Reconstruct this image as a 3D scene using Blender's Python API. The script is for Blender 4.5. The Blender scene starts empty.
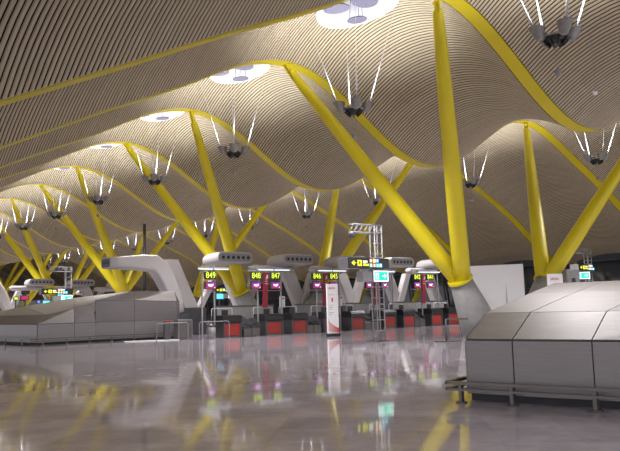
import bpy, math, random
import numpy as np
from mathutils import Vector, Matrix
random.seed(7)
S = bpy.context.scene
COL = S.collection
PI = math.pi

# ------------------------------------------------------------------ render look
S.view_settings.view_transform = 'Standard'
S.view_settings.look = 'None'
S.view_settings.gamma = 1.0
S.view_settings.use_curve_mapping = False
S.view_settings.exposure = 0.85

# ------------------------------------------------------------------ materials
def mat(name, color, rough=0.5, metal=0.0, var=0.08, scale=6.0, stretch=(1, 1, 1), bump=0.0, spec=0.5):
    m = bpy.data.materials.new(name); m.use_nodes = True
    nt = m.node_tree; b = nt.nodes['Principled BSDF']
    b.inputs['Roughness'].default_value = rough
    b.inputs['Metallic'].default_value = metal
    b.inputs['Specular IOR Level'].default_value = spec
    tc = nt.nodes.new('ShaderNodeTexCoord'); mp = nt.nodes.new('ShaderNodeMapping')
    mp.inputs['Scale'].default_value = stretch
    n = nt.nodes.new('ShaderNodeTexNoise'); n.inputs['Scale'].default_value = scale; n.inputs['Detail'].default_value = 3
    r = nt.nodes.new('ShaderNodeValToRGB')
    r.color_ramp.elements[0].position = 0.3; r.color_ramp.elements[1].position = 0.7
    lo = [max(0, c * (1 - var)) for c in color]; hi = [min(1, c * (1 + var)) for c in color]
    r.color_ramp.elements[0].color = (*lo, 1); r.color_ramp.elements[1].color = (*hi, 1)
    L = nt.links.new
    L(tc.outputs['Object'], mp.inputs['Vector']); L(mp.outputs[0], n.inputs['Vector'])
    L(n.outputs['Fac'], r.inputs['Fac']); L(r.outputs['Color'], b.inputs['Base Color'])
    if bump:
        bp = nt.nodes.new('ShaderNodeBump'); bp.inputs['Strength'].default_value = bump; bp.inputs['Distance'].default_value = 0.02
        L(n.outputs['Fac'], bp.inputs['Height']); L(bp.outputs[0], b.inputs['Normal'])
    return m

def glow(name, color, strength):
    m = bpy.data.materials.new(name); m.use_nodes = True
    b = m.node_tree.nodes['Principled BSDF']
    b.inputs['Base Color'].default_value = (color[0] * .3, color[1] * .3, color[2] * .3, 1)
    b.inputs['Emission Color'].default_value = (*color, 1)
    b.inputs['Emission Strength'].default_value = strength
    return m

def glass(name, color, alpha=0.35, rough=0.05):
    m = bpy.data.materials.new(name); m.use_nodes = True
    nt = m.node_tree; b = nt.nodes['Principled BSDF']
    out = nt.nodes['Material Output']
    b.inputs['Base Color'].default_value = (*color, 1); b.inputs['Roughness'].default_value = rough
    t = nt.nodes.new('ShaderNodeBsdfTransparent'); mx = nt.nodes.new('ShaderNodeMixShader')
    mx.inputs[0].default_value = alpha
    nt.links.new(t.outputs[0], mx.inputs[1]); nt.links.new(b.outputs[0], mx.inputs[2]); nt.links.new(mx.outputs[0], out.inputs['Surface'])
    return m

M = {}
M['bamboo'] = mat('bamboo_slats', (0.545, 0.475, 0.335), 0.55, 0, 0.10, 1.0, (9.0, 0.25, 0.6), spec=0.25)
M['void'] = mat('dark_backing_and_gap_shade', (0.012, 0.010, 0.008), 0.95)
M['yellow'] = mat('yellow_steel_paint', (0.70, 0.585, 0.010), 0.38, 0, 0.05, 0.6)
M['concrete'] = mat('smooth_grey_concrete', (0.27, 0.265, 0.26), 0.75, 0, 0.12, 3.0, bump=0.1)
M['white'] = mat('white_composite', (0.54, 0.515, 0.52), 0.5, 0, 0.04, 1.0)
M['white_paint'] = mat('white_paint', (0.82, 0.82, 0.84), 0.55, 0, 0.02, 2.0)
M['baffle'] = mat('perforated_lilac_disc', (0.13, 0.13, 0.19), 0.5, 0, 0.35, 22.0)
M['grey_trim'] = mat('pale_grey_trim', (0.30, 0.30, 0.315), 0.45, 0.1, 0.05)
M['steel'] = mat('brushed_steel_cladding', (0.245, 0.228, 0.225), 0.46, 0.68, 0.06, 2.0, (1, 1, 14))
M['steel_rail'] = mat('brushed_steel_rail', (0.135, 0.122, 0.115), 0.35, 0.6, 0.06, 5)
M['seam'] = mat('dark_panel_joint', (0.05, 0.05, 0.055), 0.7)
M['dark_steel'] = mat('dark_grey_steel', (0.10, 0.10, 0.11), 0.4, 0.5, 0.1)
M['lamp_metal'] = mat('lamp_grey_metal', (0.30, 0.30, 0.285), 0.45, 0.4, 0.12)
M['chrome'] = mat('polished_reflector', (0.75, 0.75, 0.75), 0.15, 0.9, 0.03)
M['rod'] = mat('white_suspension_rod', (0.62, 0.62, 0.66), 0.35, 0.1, 0.02)
M['wire'] = mat('grey_wire', (0.30, 0.30, 0.32), 0.5, 0.4, 0.05)
M['black'] = mat('black_plastic', (0.018, 0.018, 0.02), 0.35, 0, 0.1)
M['rubber'] = mat('black_belt_rubber', (0.03, 0.03, 0.032), 0.6, 0, 0.1)
M['red'] = mat('red_front_panel', (0.31, 0.028, 0.02), 0.4, 0, 0.1, 2)
M['banner_red'] = mat('crimson_banner', (0.21, 0.010, 0.026), 0.5, 0, 0.08, 3)
M['print_red'] = mat('red_print', (0.55, 0.03, 0.03), 0.5, 0, 0.04)
M['print_grey'] = mat('grey_print', (0.45, 0.44, 0.45), 0.6, 0, 0.04)
M['kiosk'] = mat('kiosk_grey', (0.30, 0.30, 0.30), 0.5, 0.2, 0.08)
M['digits'] = glow('yellow_digits', (0.72, 0.90, 0.04), 0.75)
M['screen'] = glow('violet_screen', (0.26, 0.025, 0.24), 0.5)
M['screen_red'] = glow('crimson_screen_band', (0.50, 0.02, 0.12), 0.5)
M['screen_mark'] = glow('pale_blue_screen_mark', (0.70, 0.80, 1.0), 0.8)
M['tube'] = glow('fluorescent_tube', (0.86, 0.95, 1.0), 0.7)
M['s_yellow'] = glow('sign_yellow', (0.85, 0.85, 0.03), 0.75)
M['s_white'] = glow('sign_white', (0.85, 0.92, 1.0), 0.95)
M['s_green'] = glow('sign_green', (0.0, 0.62, 0.36), 0.95)
M['s_red'] = glow('sign_red', (0.9, 0.12, 0.12), 0.7)
M['s_blue'] = glow('sign_blue', (0.12, 0.25, 0.9), 0.75)
M['s_cyan'] = glow('sign_cyan', (0.15, 0.75, 0.95), 0.75)
M['pane'] = glass('tinted_facade_glass', (0.055, 0.055, 0.06), 0.975)
M['skyglass'] = glass('skylight_glass', (0.75, 0.82, 0.95), 0.25)
M['pale_wall'] = mat('grey_plaster_wall', (0.32, 0.31, 0.31), 0.8, 0, 0.1, 0.4)
M['wall'] = mat('dark_far_wall', (0.20, 0.19, 0.19), 0.8, 0, 0.15, 0.3)

# polished stone floor
def floor_mat():
    m = bpy.data.materials.new('polished_limestone_tiles'); m.use_nodes = True
    nt = m.node_tree; b = nt.nodes['Principled BSDF']; L = nt.links.new
    tc = nt.nodes.new('ShaderNodeTexCoord')
    mp = nt.nodes.new('ShaderNodeMapping'); mp.inputs['Rotation'].default_value = (0, 0, math.radians(45)); L(tc.outputs['Object'], mp.inputs['Vector'])
    br = nt.nodes.new('ShaderNodeTexBrick'); br.offset = 0.0
    br.inputs['Color1'].default_value = (0.46, 0.425, 0.47, 1); br.inputs['Color2'].default_value = (0.57, 0.53, 0.57, 1)
    br.inputs['Mortar'].default_value = (0.45, 0.415, 0.455, 1)
    br.inputs['Scale'].default_value = 1.0; br.inputs['Mortar Size'].default_value = 0.006
    br.inputs['Brick Width'].default_value = 0.9; br.inputs['Row Height'].default_value = 0.9
    L(mp.outputs[0], br.inputs['Vector'])
    n = nt.nodes.new('ShaderNodeTexNoise'); n.inputs['Scale'].default_value = 0.9; n.inputs['Detail'].default_value = 6; n.inputs['Roughness'].default_value = 0.65
    L(tc.outputs['Object'], n.inputs['Vector'])
    r = nt.nodes.new('ShaderNodeValToRGB'); r.color_ramp.elements[0].position = 0.3; r.color_ramp.elements[1].position = 0.72
    r.color_ramp.elements[0].color = (0.66, 0.64, 0.66, 1); r.color_ramp.elements[1].color = (1.2, 1.18, 1.19, 1)
    L(n.outputs['Fac'], r.inputs['Fac'])
    mx = nt.nodes.new('ShaderNodeMix'); mx.data_type = 'RGBA'; mx.blend_type = 'MULTIPLY'; mx.inputs['Factor'].default_value = 1.0
    L(br.outputs['Color'], mx.inputs[6]); L(r.outputs['Color'], mx.inputs[7]); L(mx.outputs[2], b.inputs['Base Color'])
    n2 = nt.nodes.new('ShaderNodeTexNoise'); n2.inputs['Scale'].default_value = 1.6; n2.inputs['Detail'].default_value = 2
    L(tc.outputs['Object'], n2.inputs['Vector'])
    mr = nt.nodes.new('ShaderNodeMapRange'); mr.inputs['To Min'].default_value = 0.03; mr.inputs['To Max'].default_value = 0.085
    L(n2.outputs['Fac'], mr.inputs['Value']); L(mr.outputs[0], b.inputs['Roughness'])
    bp = nt.nodes.new('ShaderNodeBump'); bp.inputs['Strength'].default_value = 0.05; bp.inputs['Distance'].default_value = 0.01
    L(n2.outputs['Fac'], bp.inputs['Height']); L(bp.outputs[0], b.inputs['Normal'])
    b.inputs['Specular IOR Level'].default_value = 0.45
    return m
M['floor'] = floor_mat()

# ------------------------------------------------------------------ mesh builder
class MB:
    def __init__(s): s.v = []; s.f = []; s.m = []; s.sm = []
    def add(s, vs, fs, mi=0, smooth=False):
        o = len(s.v); s.v += [tuple(v) for v in vs]
        for f in fs: s.f.append([i + o for i in f]); s.m.append(mi); s.sm.append(smooth)
        return s
    def box(s, x0, x1, y0, y1, z0, z1, mi=0, bev=0.0):
        if bev <= 0:
            vs = [(x, y, z) for z in (z0, z1) for y in (y0, y1) for x in (x0, x1)]
            fs = [(0, 2, 3, 1), (4, 5, 7, 6), (0, 1, 5, 4), (2, 6, 7, 3), (0, 4, 6, 2), (1, 3, 7, 5)]
            return s.add(vs, fs, mi)
        b = bev                                   # chamfered on all vertical and horizontal edges
        rings = []
        for z, i in ((z0, b), (z0 + b, 0), (z1 - b, 0), (z1, b)):
            X0, X1, Y0, Y1 = x0 + i, x1 - i, y0 + i, y1 - i
            rings.append([(X0 + b, Y0, z), (X1 - b, Y0, z), (X1, Y0 + b, z), (X1, Y1 - b, z), (X1 - b, Y1, z), (X0 + b, Y1, z), (X0, Y1 - b, z), (X0, Y0 + b, z)])
        return s.loft(rings, mi, False, True)
    def loft(s, rings, mi=0, smooth=True, caps=True, closed=True):
        n = len(rings[0]); vs = [p for r in rings for p in r]; fs = []
        for k in range(len(rings) - 1):
            for i in range(n if closed else n - 1):
                j = (i + 1) % n
                fs.append((k * n + i, k * n + j, (k + 1) * n + j, (k + 1) * n + i))
        s.add(vs, fs, mi, smooth)
        if caps and closed:
            o = len(s.v) - len(vs)
            s.f.append([o + i for i in range(n)][::-1]); s.m.append(mi); s.sm.append(False)
            e = o + (len(rings) - 1) * n
            s.f.append([e + i for i in range(n)]); s.m.append(mi); s.sm.append(False)
        return s
    def tube(s, pts, rad, n=8, mi=0, caps=True, smooth=True):
        pts = [Vector(p) for p in pts]; k = len(pts)
        rr = rad if isinstance(rad, (list, tuple)) else [rad] * k
        t0 = (pts[1] - pts[0]).normalized()
        up = Vector((0, 0, 1)) if abs(t0.z) < 0.95 else Vector((1, 0, 0))
        a = t0.cross(up).normalized(); rings = []
        for i in range(k):
            if i == 0: t = t0
            elif i == k - 1: t = (pts[i] - pts[i - 1]).normalized()
            else: t = ((pts[i + 1] - pts[i]).normalized() + (pts[i] - pts[i - 1]).normalized()).normalized()
            a = (a - t * a.dot(t)).normalized(); b = t.cross(a)
            rings.append([tuple(pts[i] + (a * math.cos(2 * PI * j / n) + b * math.sin(2 * PI * j / n)) * rr[i]) for j in range(n)])
        return s.loft(rings, mi, smooth, caps)
    def prism(s, poly, axis, d0, d1, mi=0, smooth=False):
        """extrude a 2-D outline along axis 'x','y' or 'z'"""
        def P(u, v, d): return {'x': (d, u, v), 'y': (u, d, v), 'z': (u, v, d)}[axis]
        return s.loft([[P(u, v, d0) for u, v in poly], [P(u, v, d1) for u, v in poly]], mi, smooth, True)
    def strut(s, a, b, w, h, mi=0):
        a, b = Vector(a), Vector(b); t = (b - a).normalized()
        up = Vector((0, 0, 1)) if abs(t.z) < 0.95 else Vector((0, 1, 0))
        x = t.cross(up).normalized(); y = x.cross(t)
        r = [[tuple(p + x * sx * w / 2 + y * sy * h / 2) for sx, sy in ((-1, -1), (1, -1), (1, 1), (-1, 1))] for p in (a, b)]
        return s.loft(r, mi, False, True)
    def ball(s, c, r, mi=0, n=12, k=8, sz=1.0):
        rings = []
        for i in range(k + 1):
            t = PI * i / k; q = max(1e-3, math.sin(t)) * r
            rings.append([(c[0] + q * math.cos(2 * PI * j / n), c[1] + q * math.sin(2 * PI * j / n), c[2] - math.cos(t) * r * sz) for j in range(n)])
        return s.loft(rings, mi, True, True)
    def build(s, name, mats, parent=None, loc=None, kind=None):
        me = bpy.data.meshes.new(name); me.from_pydata(s.v, [], s.f)
        if not isinstance(mats, (list, tuple)): mats = [mats]
        for m in mats: me.materials.append(m)
        me.polygons.foreach_set('material_index', s.m); me.polygons.foreach_set('use_smooth', s.sm)
        me.update()
        o = bpy.data.objects.new(name, me); COL.objects.link(o)
        if parent: o.parent = parent
        if loc: o.location = loc
        if kind: o['kind'] = kind
        return o

def tag(o, label, cat, group=None):
    o['label'] = label; o['category'] = cat
    if group: o['group'] = group
    return o
def thing(name, label, cat, loc=(0, 0, 0), group=None, rotz=0.0):
    o = bpy.data.objects.new(name, None); COL.objects.link(o)
    o.location = loc; o.rotation_euler = (0, 0, rotz); o.empty_display_size = 0.3
    return tag(o, label, cat, group)
def kids(o): return [c for c in COL.objects if c.parent == o]
def copy_tree(o, parent=None):
    c = o.copy(); COL.objects.link(c)
    if parent: c.parent = parent
    for ch in kids(o): copy_tree(ch, c)
    return c
def dup(o, loc, label, group=None, rotz=None):
    c = copy_tree(o); c.location = loc; c['label'] = label
    if group: c['group'] = group
    if rotz is not None: c.rotation_euler = (0, 0, rotz)
    return c
def text_mb(txt, size, font_shear=0.0, bold=0.0):
    cu = bpy.data.curves.new('lettering', 'FONT'); cu.body = txt; cu.size = size; cu.align_x = 'CENTER'; cu.align_y = 'CENTER'
    cu.shear = font_shear; cu.offset = bold; cu.extrude = 0.004
    o = bpy.data.objects.new('lettering', cu); COL.objects.link(o)
    bpy.context.view_layer.update()
    me = bpy.data.meshes.new_from_object(o.evaluated_get(bpy.context.evaluated_depsgraph_get()))
    mb = MB(); mb.add([(v.co.x, -v.co.z, v.co.y) for v in me.vertices], [list(p.vertices) for p in me.polygons])
    bpy.data.objects.remove(o); bpy.data.curves.remove(cu); bpy.data.meshes.remove(me)
    return mb                                      # lettering in the XZ plane facing -Y
ORD = ['first', 'second', 'third', 'fourth', 'fifth', 'sixth', 'seventh', 'eighth', 'ninth', 'tenth', 'eleventh', 'twelfth', 'thirteenth', 'fourteenth', 'fifteenth', 'sixteenth', 'seventeenth', 'eighteenth', 'nineteenth', 'twentieth', 'twenty-first', 'twenty-second']

# ------------------------------------------------------------------ camera
CAM = Vector((-18.05, -15.04, 1.6))
YAW, PIT, ROLL, FPX = 0.67531, 0.117, -0.02591, 677.36
fh = Vector((math.sin(YAW), math.cos(YAW), 0)); R0 = Vector((math.cos(YAW), -math.sin(YAW), 0))
fw = fh * math.cos(PIT) + Vector((0, 0, math.sin(PIT))); U0 = R0.cross(fw)
Rr = R0 * math.cos(ROLL) + U0 * math.sin(ROLL); Uu = -R0 * math.sin(ROLL) + U0 * math.cos(ROLL)
cd = bpy.data.cameras.new('camera'); cam = bpy.data.objects.new('camera', cd); COL.objects.link(cam)
cam.matrix_world = Matrix(((Rr.x, Uu.x, -fw.x, CAM.x), (Rr.y, Uu.y, -fw.y, CAM.y), (Rr.z, Uu.z, -fw.z, CAM.z), (0, 0, 0, 1)))
cd.sensor_fit = 'HORIZONTAL'; cd.sensor_width = 36; cd.lens = 36 * FPX / 620; cd.clip_end = 600
S.camera = cam

def floor_px(px, py, z=0.0):
    u = (px - 310) / FPX; v = -(py - 225.5) / FPX
    d = fw + Rr * u + Uu * v; return CAM + d * ((z - CAM.z) / d.z)
def from_px(px, py, dep):
    u = (px - 310) / FPX; v = -(py - 225.5) / FPX
    d = fw + Rr * u + Uu * v; return CAM + d * dep
# ------------------------------------------------------------------ roof profile (beam underside against X)
PX = [-46, -43, -41, -39, -37.5, -36, -34, -32, -31, -30, -28.5, -27, -26, -25, -24, -23, -22, -21, -20, -19, -18, -17, -16, -15] + [-14.05 + i for i in range(45)] + [30.95, 31.95, 32.95, 33.95, 34.95, 35.95, 36.95, 37.95, 39, 41, 43, 45, 47]
PZ = [9.2, 10.3, 11.2, 12.0, 12.45, 12.72, 12.75, 12.25, 11.77, 11.23, 10.45, 9.7, 9.2, 8.7, 8.2, 7.7, 7.2, 6.7, 6.25, 5.8, 5.45, 5.30, 5.40, 5.72] + [6.18, 6.69, 7.19, 7.70, 8.22, 8.73, 9.23, 9.70, 10.18, 10.68, 11.23, 11.77, 12.22, 12.52, 12.64, 12.56, 12.27, 11.79, 11.21, 10.56, 9.93, 9.39, 9.01, 8.84, 8.87, 9.11, 9.52, 10.07, 10.69, 11.32, 11.90, 12.36, 12.64, 12.72, 12.63, 12.36, 11.97, 11.52, 11.06, 10.61, 10.17, 9.73, 9.25, 8.75, 8.25] + [7.60, 6.95, 6.25, 5.60, 5.05, 4.72, 4.6, 4.65, 4.95, 5.8, 6.8, 7.8, 8.6]
PX = np.array(PX); PZ = np.array(PZ)
_k = np.array([1, 4, 6, 4, 1]) / 16.0
def profile(x):
    x = np.asarray(x, float); acc = 0                   # light smoothing of the surveyed points
    for w, d in zip(_k, (-0.8, -0.4, 0, 0.4, 0.8)): acc = acc + w * np.interp(x + d, PX, PZ)
    return acc
X_A, X_B = -45.0, 46.0
K0, K1 = -2, 20                                         # beams at Y = 9k
fine = np.linspace(X_A, X_B, 4000); fz = profile(fine)
arc = np.concatenate([[0], np.cumsum(np.hypot(np.diff(fine), np.diff(fz)))])
ARCH = 1.42
SKX = (0.35, 18.60); SKA, SKB = 1.3, 2.0                 # skylight ellipse half-axes in X and Y
PITCH = 0.152

def arch_at(x): return ARCH * float(np.interp(x, [24, 34], [1, .45]))
def slat_mesh(width, lift, thick):
    V = []; Fc = []; off = 0
    n = int(arc[-1] / PITCH)
    sx = np.interp((np.arange(n) + .5) * PITCH, arc, fine)
    for k in range(K0, K1):
        seg = 12 if k < 4 else (7 if k < 12 else 4)
        ya, yb = 9 * k + 0.33, 9 * k + 8.67; yc = 9 * k + 4.5
        for x in sx:
            tx = 1.0; tz = float((profile(x + .05) - profile(x - .05)) / .1); l = math.hypot(tx, tz); tx /= l; tz /= l
            z0 = float(profile(x))
            pieces = [(ya, yb)]
            for c in SKX:
                if abs(x - c) < SKA:
                    h = SKB * math.sqrt(1 - ((x - c) / SKA) ** 2)
                    pieces = [(ya, yc - h), (yc + h, yb)]
            for (p, q) in pieces:
                m = max(2, int(round(seg * (q - p) / 8.5)))
                ys = np.linspace(p, q, m + 1); s = (ys - ya) / (yb - ya)
                zs = z0 + 0.022 + lift + arch_at(x) * (1 - (2 * s - 1) ** 2)
                w = width / 2
                A = np.empty((m + 1, 4, 3))
                for j, (a, b) in enumerate(((-w, thick), (-w, 0), (w, 0), (w, thick))):
                    A[:, j, 0] = x + a * tx - b * tz; A[:, j, 1] = ys; A[:, j, 2] = zs + a * tz + b * tx
                V.append(A.reshape(-1, 3))
                i = np.arange(m)[:, None] * 4 + off
                rng = (0, 1, 2) if thick > 0 else (1,)
                for j in rng:
                    Fc.append(np.concatenate([i + j, i + j + 1, i + j + 5, i + j + 4], 1))
                off += (m + 1) * 4
    return np.concatenate(V), np.concatenate(Fc)
def np_object(name, V, Fq, m, kind):
    me = bpy.data.meshes.new(name)
    me.vertices.add(len(V)); me.vertices.foreach_set('co', V.astype(np.float32).ravel())
    nf = len(Fq); me.loops.add(nf * 4); me.polygons.add(nf)
    me.loops.foreach_set('vertex_index', Fq.astype(np.int32).ravel())
    me.polygons.foreach_set('loop_start', np.arange(0, nf * 4, 4, dtype=np.int32))
    me.materials.append(m); me.update(calc_edges=True); me.validate()
    o = bpy.data.objects.new(name, me); COL.objects.link(o); o['kind'] = kind
    return o
V, Fq = slat_mesh(0.109, 0.0, 0.008)
np_object('ceiling', V, Fq, M['bamboo'], 'structure')
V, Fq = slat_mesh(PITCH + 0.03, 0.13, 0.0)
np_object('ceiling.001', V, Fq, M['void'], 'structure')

# ------------------------------------------------------------------ roof beams
for k in range(K0, K1 + 1):
    xs = np.linspace(X_A, X_B, 200); rings = []; gap_rings = []
    for x in xs:
        z = float(profile(x)); t = float((profile(x + .05) - profile(x - .05)) / .1); l = math.hypot(1, t); nx, nz = -t / l, 1 / l
        rings.append([(x, -0.285, z), (x, 0.285, z), (x + nx * .05, 0.285, z + nz * .05), (x + nx * .05, -0.285, z + nz * .05)])
        gap_rings.append([(x + nx * .052, -0.37, z + nz * .052), (x + nx * .052, 0.37, z + nz * .052), (x + nx * .5, 0.37, z + nz * .5), (x + nx * .5, -0.37, z + nz * .5)])  # black box painting the shade in the gap between slats and flange
    mb = MB(); mb.loft(rings, 0, False, True); wb = MB(); wb.loft(gap_rings, 0, False, True)
    if k < 0: lab = 'yellow wavy steel roof beam overhead, ' + ('just outside' if k == -1 else 'further outside') + ' the upper left of view'
    else: lab = 'yellow wavy steel beam under slatted roof, %s counted from the upper left corner' % ORD[k]
    bo = thing('roof_beam', lab, 'roof beam', (0, 9 * k, 0), 'yellow roof beams')
    mb.build('flange', M['yellow'], bo); wb.build('shadow_gap', M['void'], bo)

# ------------------------------------------------------------------ leaning columns on concrete piers
def column(mb_parent, base, top, side):
    base, top = Vector(base), Vector(top); d = top - base; L = d.length; t = d / L
    prof = [(0, .37), (.12, .385), (.30, .37), (.50, .335), (.70, .29), (.86, .235), (.945, .195), (.955, .10), (.975, .09)]
    mb = MB(); mb.tube([base + d * q for q, r in prof], [r for q, r in prof], 20)
    o = mb.build('column', M['yellow'], mb_parent)
    c = MB(); e = top - t * 0.02
    for dx in (-.10, .10):                                # pinned fork that meets the beam
        c.strut(base + d * .945 + Vector((0, dx, 0)), top + Vector((0, dx, .12)), .05, .26)
    c.tube([base + d * .972 + Vector((0, -.18, 0)), base + d * .972 + Vector((0, .18, 0))], .07, 10)
    c.build('pin_joint', M['yellow'], o)
    return o
def pier(x_top, x_col, sgn, y, label):
    """sgn = +1: crest lies on the low-X side of the pier"""
    t = thing('roof_support', label, 'column', (x_col, y, 0), 'yellow branching roof supports')
    lean = Vector((-sgn * 0.50, 0, 0.866))
    ax = lean.cross(Vector((0, 1, 0))).normalized()
    def ring(c, r, n=24, flat=False, ry=None):
        ry = ry or r
        return [tuple(Vector(c) + (Vector((1, 0, 0)) if flat else ax * (1 if ax.x > 0 else -1)) * r * math.cos(2 * PI * j / n) + Vector((0, 1, 0)) * ry * math.sin(2 * PI * j / n)) for j in range(n)]
    mb = MB(); mb.loft([ring((sgn * 1.45, 0, 0), 1.02, flat=True, ry=.9), ring((sgn * .74, 0, 1.2), .74, ry=.72), ring((0, 0, 2.5), .50)], 0, True, True)
    mb.build('concrete_pier', M['concrete'], t)
    cl = MB(); c0 = Vector((0, 0, 2.5))
    cl.loft([ring(c0, .50), ring(c0 + lean * .02, .58), ring(c0 + lean * .12, .58), ring(c0 + lean * .14, .45)], 0, False, True)
    for j in range(18):
        a = 2 * PI * j / 18
        p = c0 + lean * .12 + ax * .51 * math.cos(a) + Vector((0, 1, 0)) * .51 * math.sin(a)
        cl.tube([p, p + lean * .06], .03, 6)
    cl.build('collar', M['yellow'], t)
    for dy in (-1, 1):
        zt = float(profile(x_top)) - .05
        column(t, (0, dy * .10, 2.5), (x_top - x_col, dy * 4.5, zt), dy)
    return t
for j in range(9):
    y = 4.5 + 18 * j
    n = ['foremost, its pier behind the grey steel enclosure', 'second, rising behind check-in desk 849', 'third, behind the long white pod arm', 'fourth, over the far left screens', 'fifth along, at the left edge', 'sixth along, beyond the left edge', 'seventh along, far off', 'eighth along, far off', 'ninth along, far off'][j]
    pier(0.03, 6.15, 1, y, 'yellow column pair of the front row, ' + n)
    n = ['nearest on the right, beside the white board', 'second, behind desks 845 and 846', 'third, between pods behind desk 849', 'fourth, small behind the long white pod', 'fifth, tiny at far left', 'sixth at far left', 'seventh in the distance', 'eighth in the distance', 'ninth in the distance'][j]
    pier(18.9, 12.8, -1, y, 'yellow column pair of the back row, ' + n)
# single leaning columns under the far valley
for i, k in enumerate((0, 1, 2, 3, 4, 5)):
    t = thing('edge_column', 'slim yellow leaning column before the far glazing, %s from the right' % ORD[i], 'column', (36.0, 9 * k, 0), 'slim columns by the far glazing')
    mb = MB(); tp = Vector((39.3 - 36, 0, float(profile(39.3)) + .02))
    d = tp; mb.tube([d * q for q in (0, .2, .5, .8, .96, 1)], [.22, .26, .27, .22, .12, .10], 14); mb.build('shaft', M['yellow'], t)
    b = MB(); b.tube([(0, 0, 0), (0, 0, .25)], [.5, .36], 16); b.build('concrete_foot', M['concrete'], t)

# ------------------------------------------------------------------ skylights
def skylight_proto():
    t = thing('skylight', '', 'skylight', (0, 0, 0), 'oval skylights in the slatted ceiling')
    n = 40
    zb = float(profile(SKX[0]))
    def pt(a, sa, sb, dz):
        x, y = SKA * sa * math.cos(a), SKB * sb * math.sin(a)
        s = (y + 4.19) / 8.38
        zz = float(profile(x + SKX[0])) - .03 + ARCH * (1 - (2 * s - 1) ** 2) if dz is not None else 0
        return (x, y, zz + (dz or 0))
    A = [2 * PI * i / n for i in range(n)]
    top = zb + ARCH + 1.05
    mb = MB()
    mb.loft([[pt(a, 1.03, 1.02, -.03) for a in A], [pt(a, .95, .965, -.03) for a in A], [pt(a, .93, .95, .12) for a in A],
             [(SKA * .80 * math.cos(a), SKB * .80 * math.sin(a), top) for a in A], [(SKA * 1.08 * math.cos(a), SKB * 1.05 * math.sin(a), top + .02) for a in A], [pt(a, 1.08, 1.05, .14) for a in A], [pt(a, 1.03, 1.02, -.03) for a in A]], 0, True, False)
    mb.build('shaft', M['white_paint'], t)
    g = MB(); g.loft([[(SKA * q * math.cos(a), SKB * q * math.sin(a), top + .02 + dz) for a in A] for q, dz in ((.82, 0), (.6, .14), (.3, .22), (.02, .25))], 0, True, False); g.build('glass_dome', M['skyglass'], t)
    for (cx, cy, r, dzc, tilt) in ((-1.4, -.35, .52, -.85, .12), (-.25, -.75, .55, -.35, -.1), (.35, .35, .42, -.62, .1)):
        d = MB(); zc = zb + ARCH + dzc
        d.loft([[(cx + r * q * math.cos(a), cy + r * q * math.sin(a), zc + dz + tilt * r * q * math.cos(a)) for a in A] for q, dz in ((.02, .02), (1, .02), (1, .06), (.02, .06))], 0, False, False)
        for j in range(3):
            a = 2 * PI * j / 3
            d.tube([(cx + r * .8 * math.cos(a), cy + r * .8 * math.sin(a), zc + .04), (cx * .9 + r * .5 * math.cos(a), cy * .9 + r * .5 * math.sin(a), top)], .012, 5)
        d.build('light_baffle', M['baffle'], t)
    return t
sk = skylight_proto(); first = True
SKL = {0: ['largest oval skylight, at the top edge beside the nearest lamp cluster', 'second oval skylight in the front row, beside the left leaning column top', 'third oval skylight of the front row, lit white above the slats', 'fourth oval skylight of the front row, seen as a thin bright lens',
           'fifth oval skylight of the front row, small and bright', 'sixth oval skylight of the front row, tiny at the left', 'seventh oval skylight of the front row, by the left edge']}
for i, x in enumerate(SKX):
    for k in range(-1, 9):
        if i == 0 and 0 <= k < 7: lab = SKL[0][k]
        elif i == 0: lab = 'oval skylight of the front row, ' + ('above the upper right lamp cluster' if k < 0 else 'hidden past the left edge, number %s' % ORD[k])
        else: lab = 'oval skylight of the back row, %s from the right' % ORD[k + 1]
        if first:
            sk.location = (x, 9 * k + 4.5, 0); sk['label'] = lab; first = False
        else:
            dz = 0 if i == 0 else float(profile(SKX[1]) - profile(SKX[0]))
            dup(sk, (x, 9 * k + 4.5, dz), lab)

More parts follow.
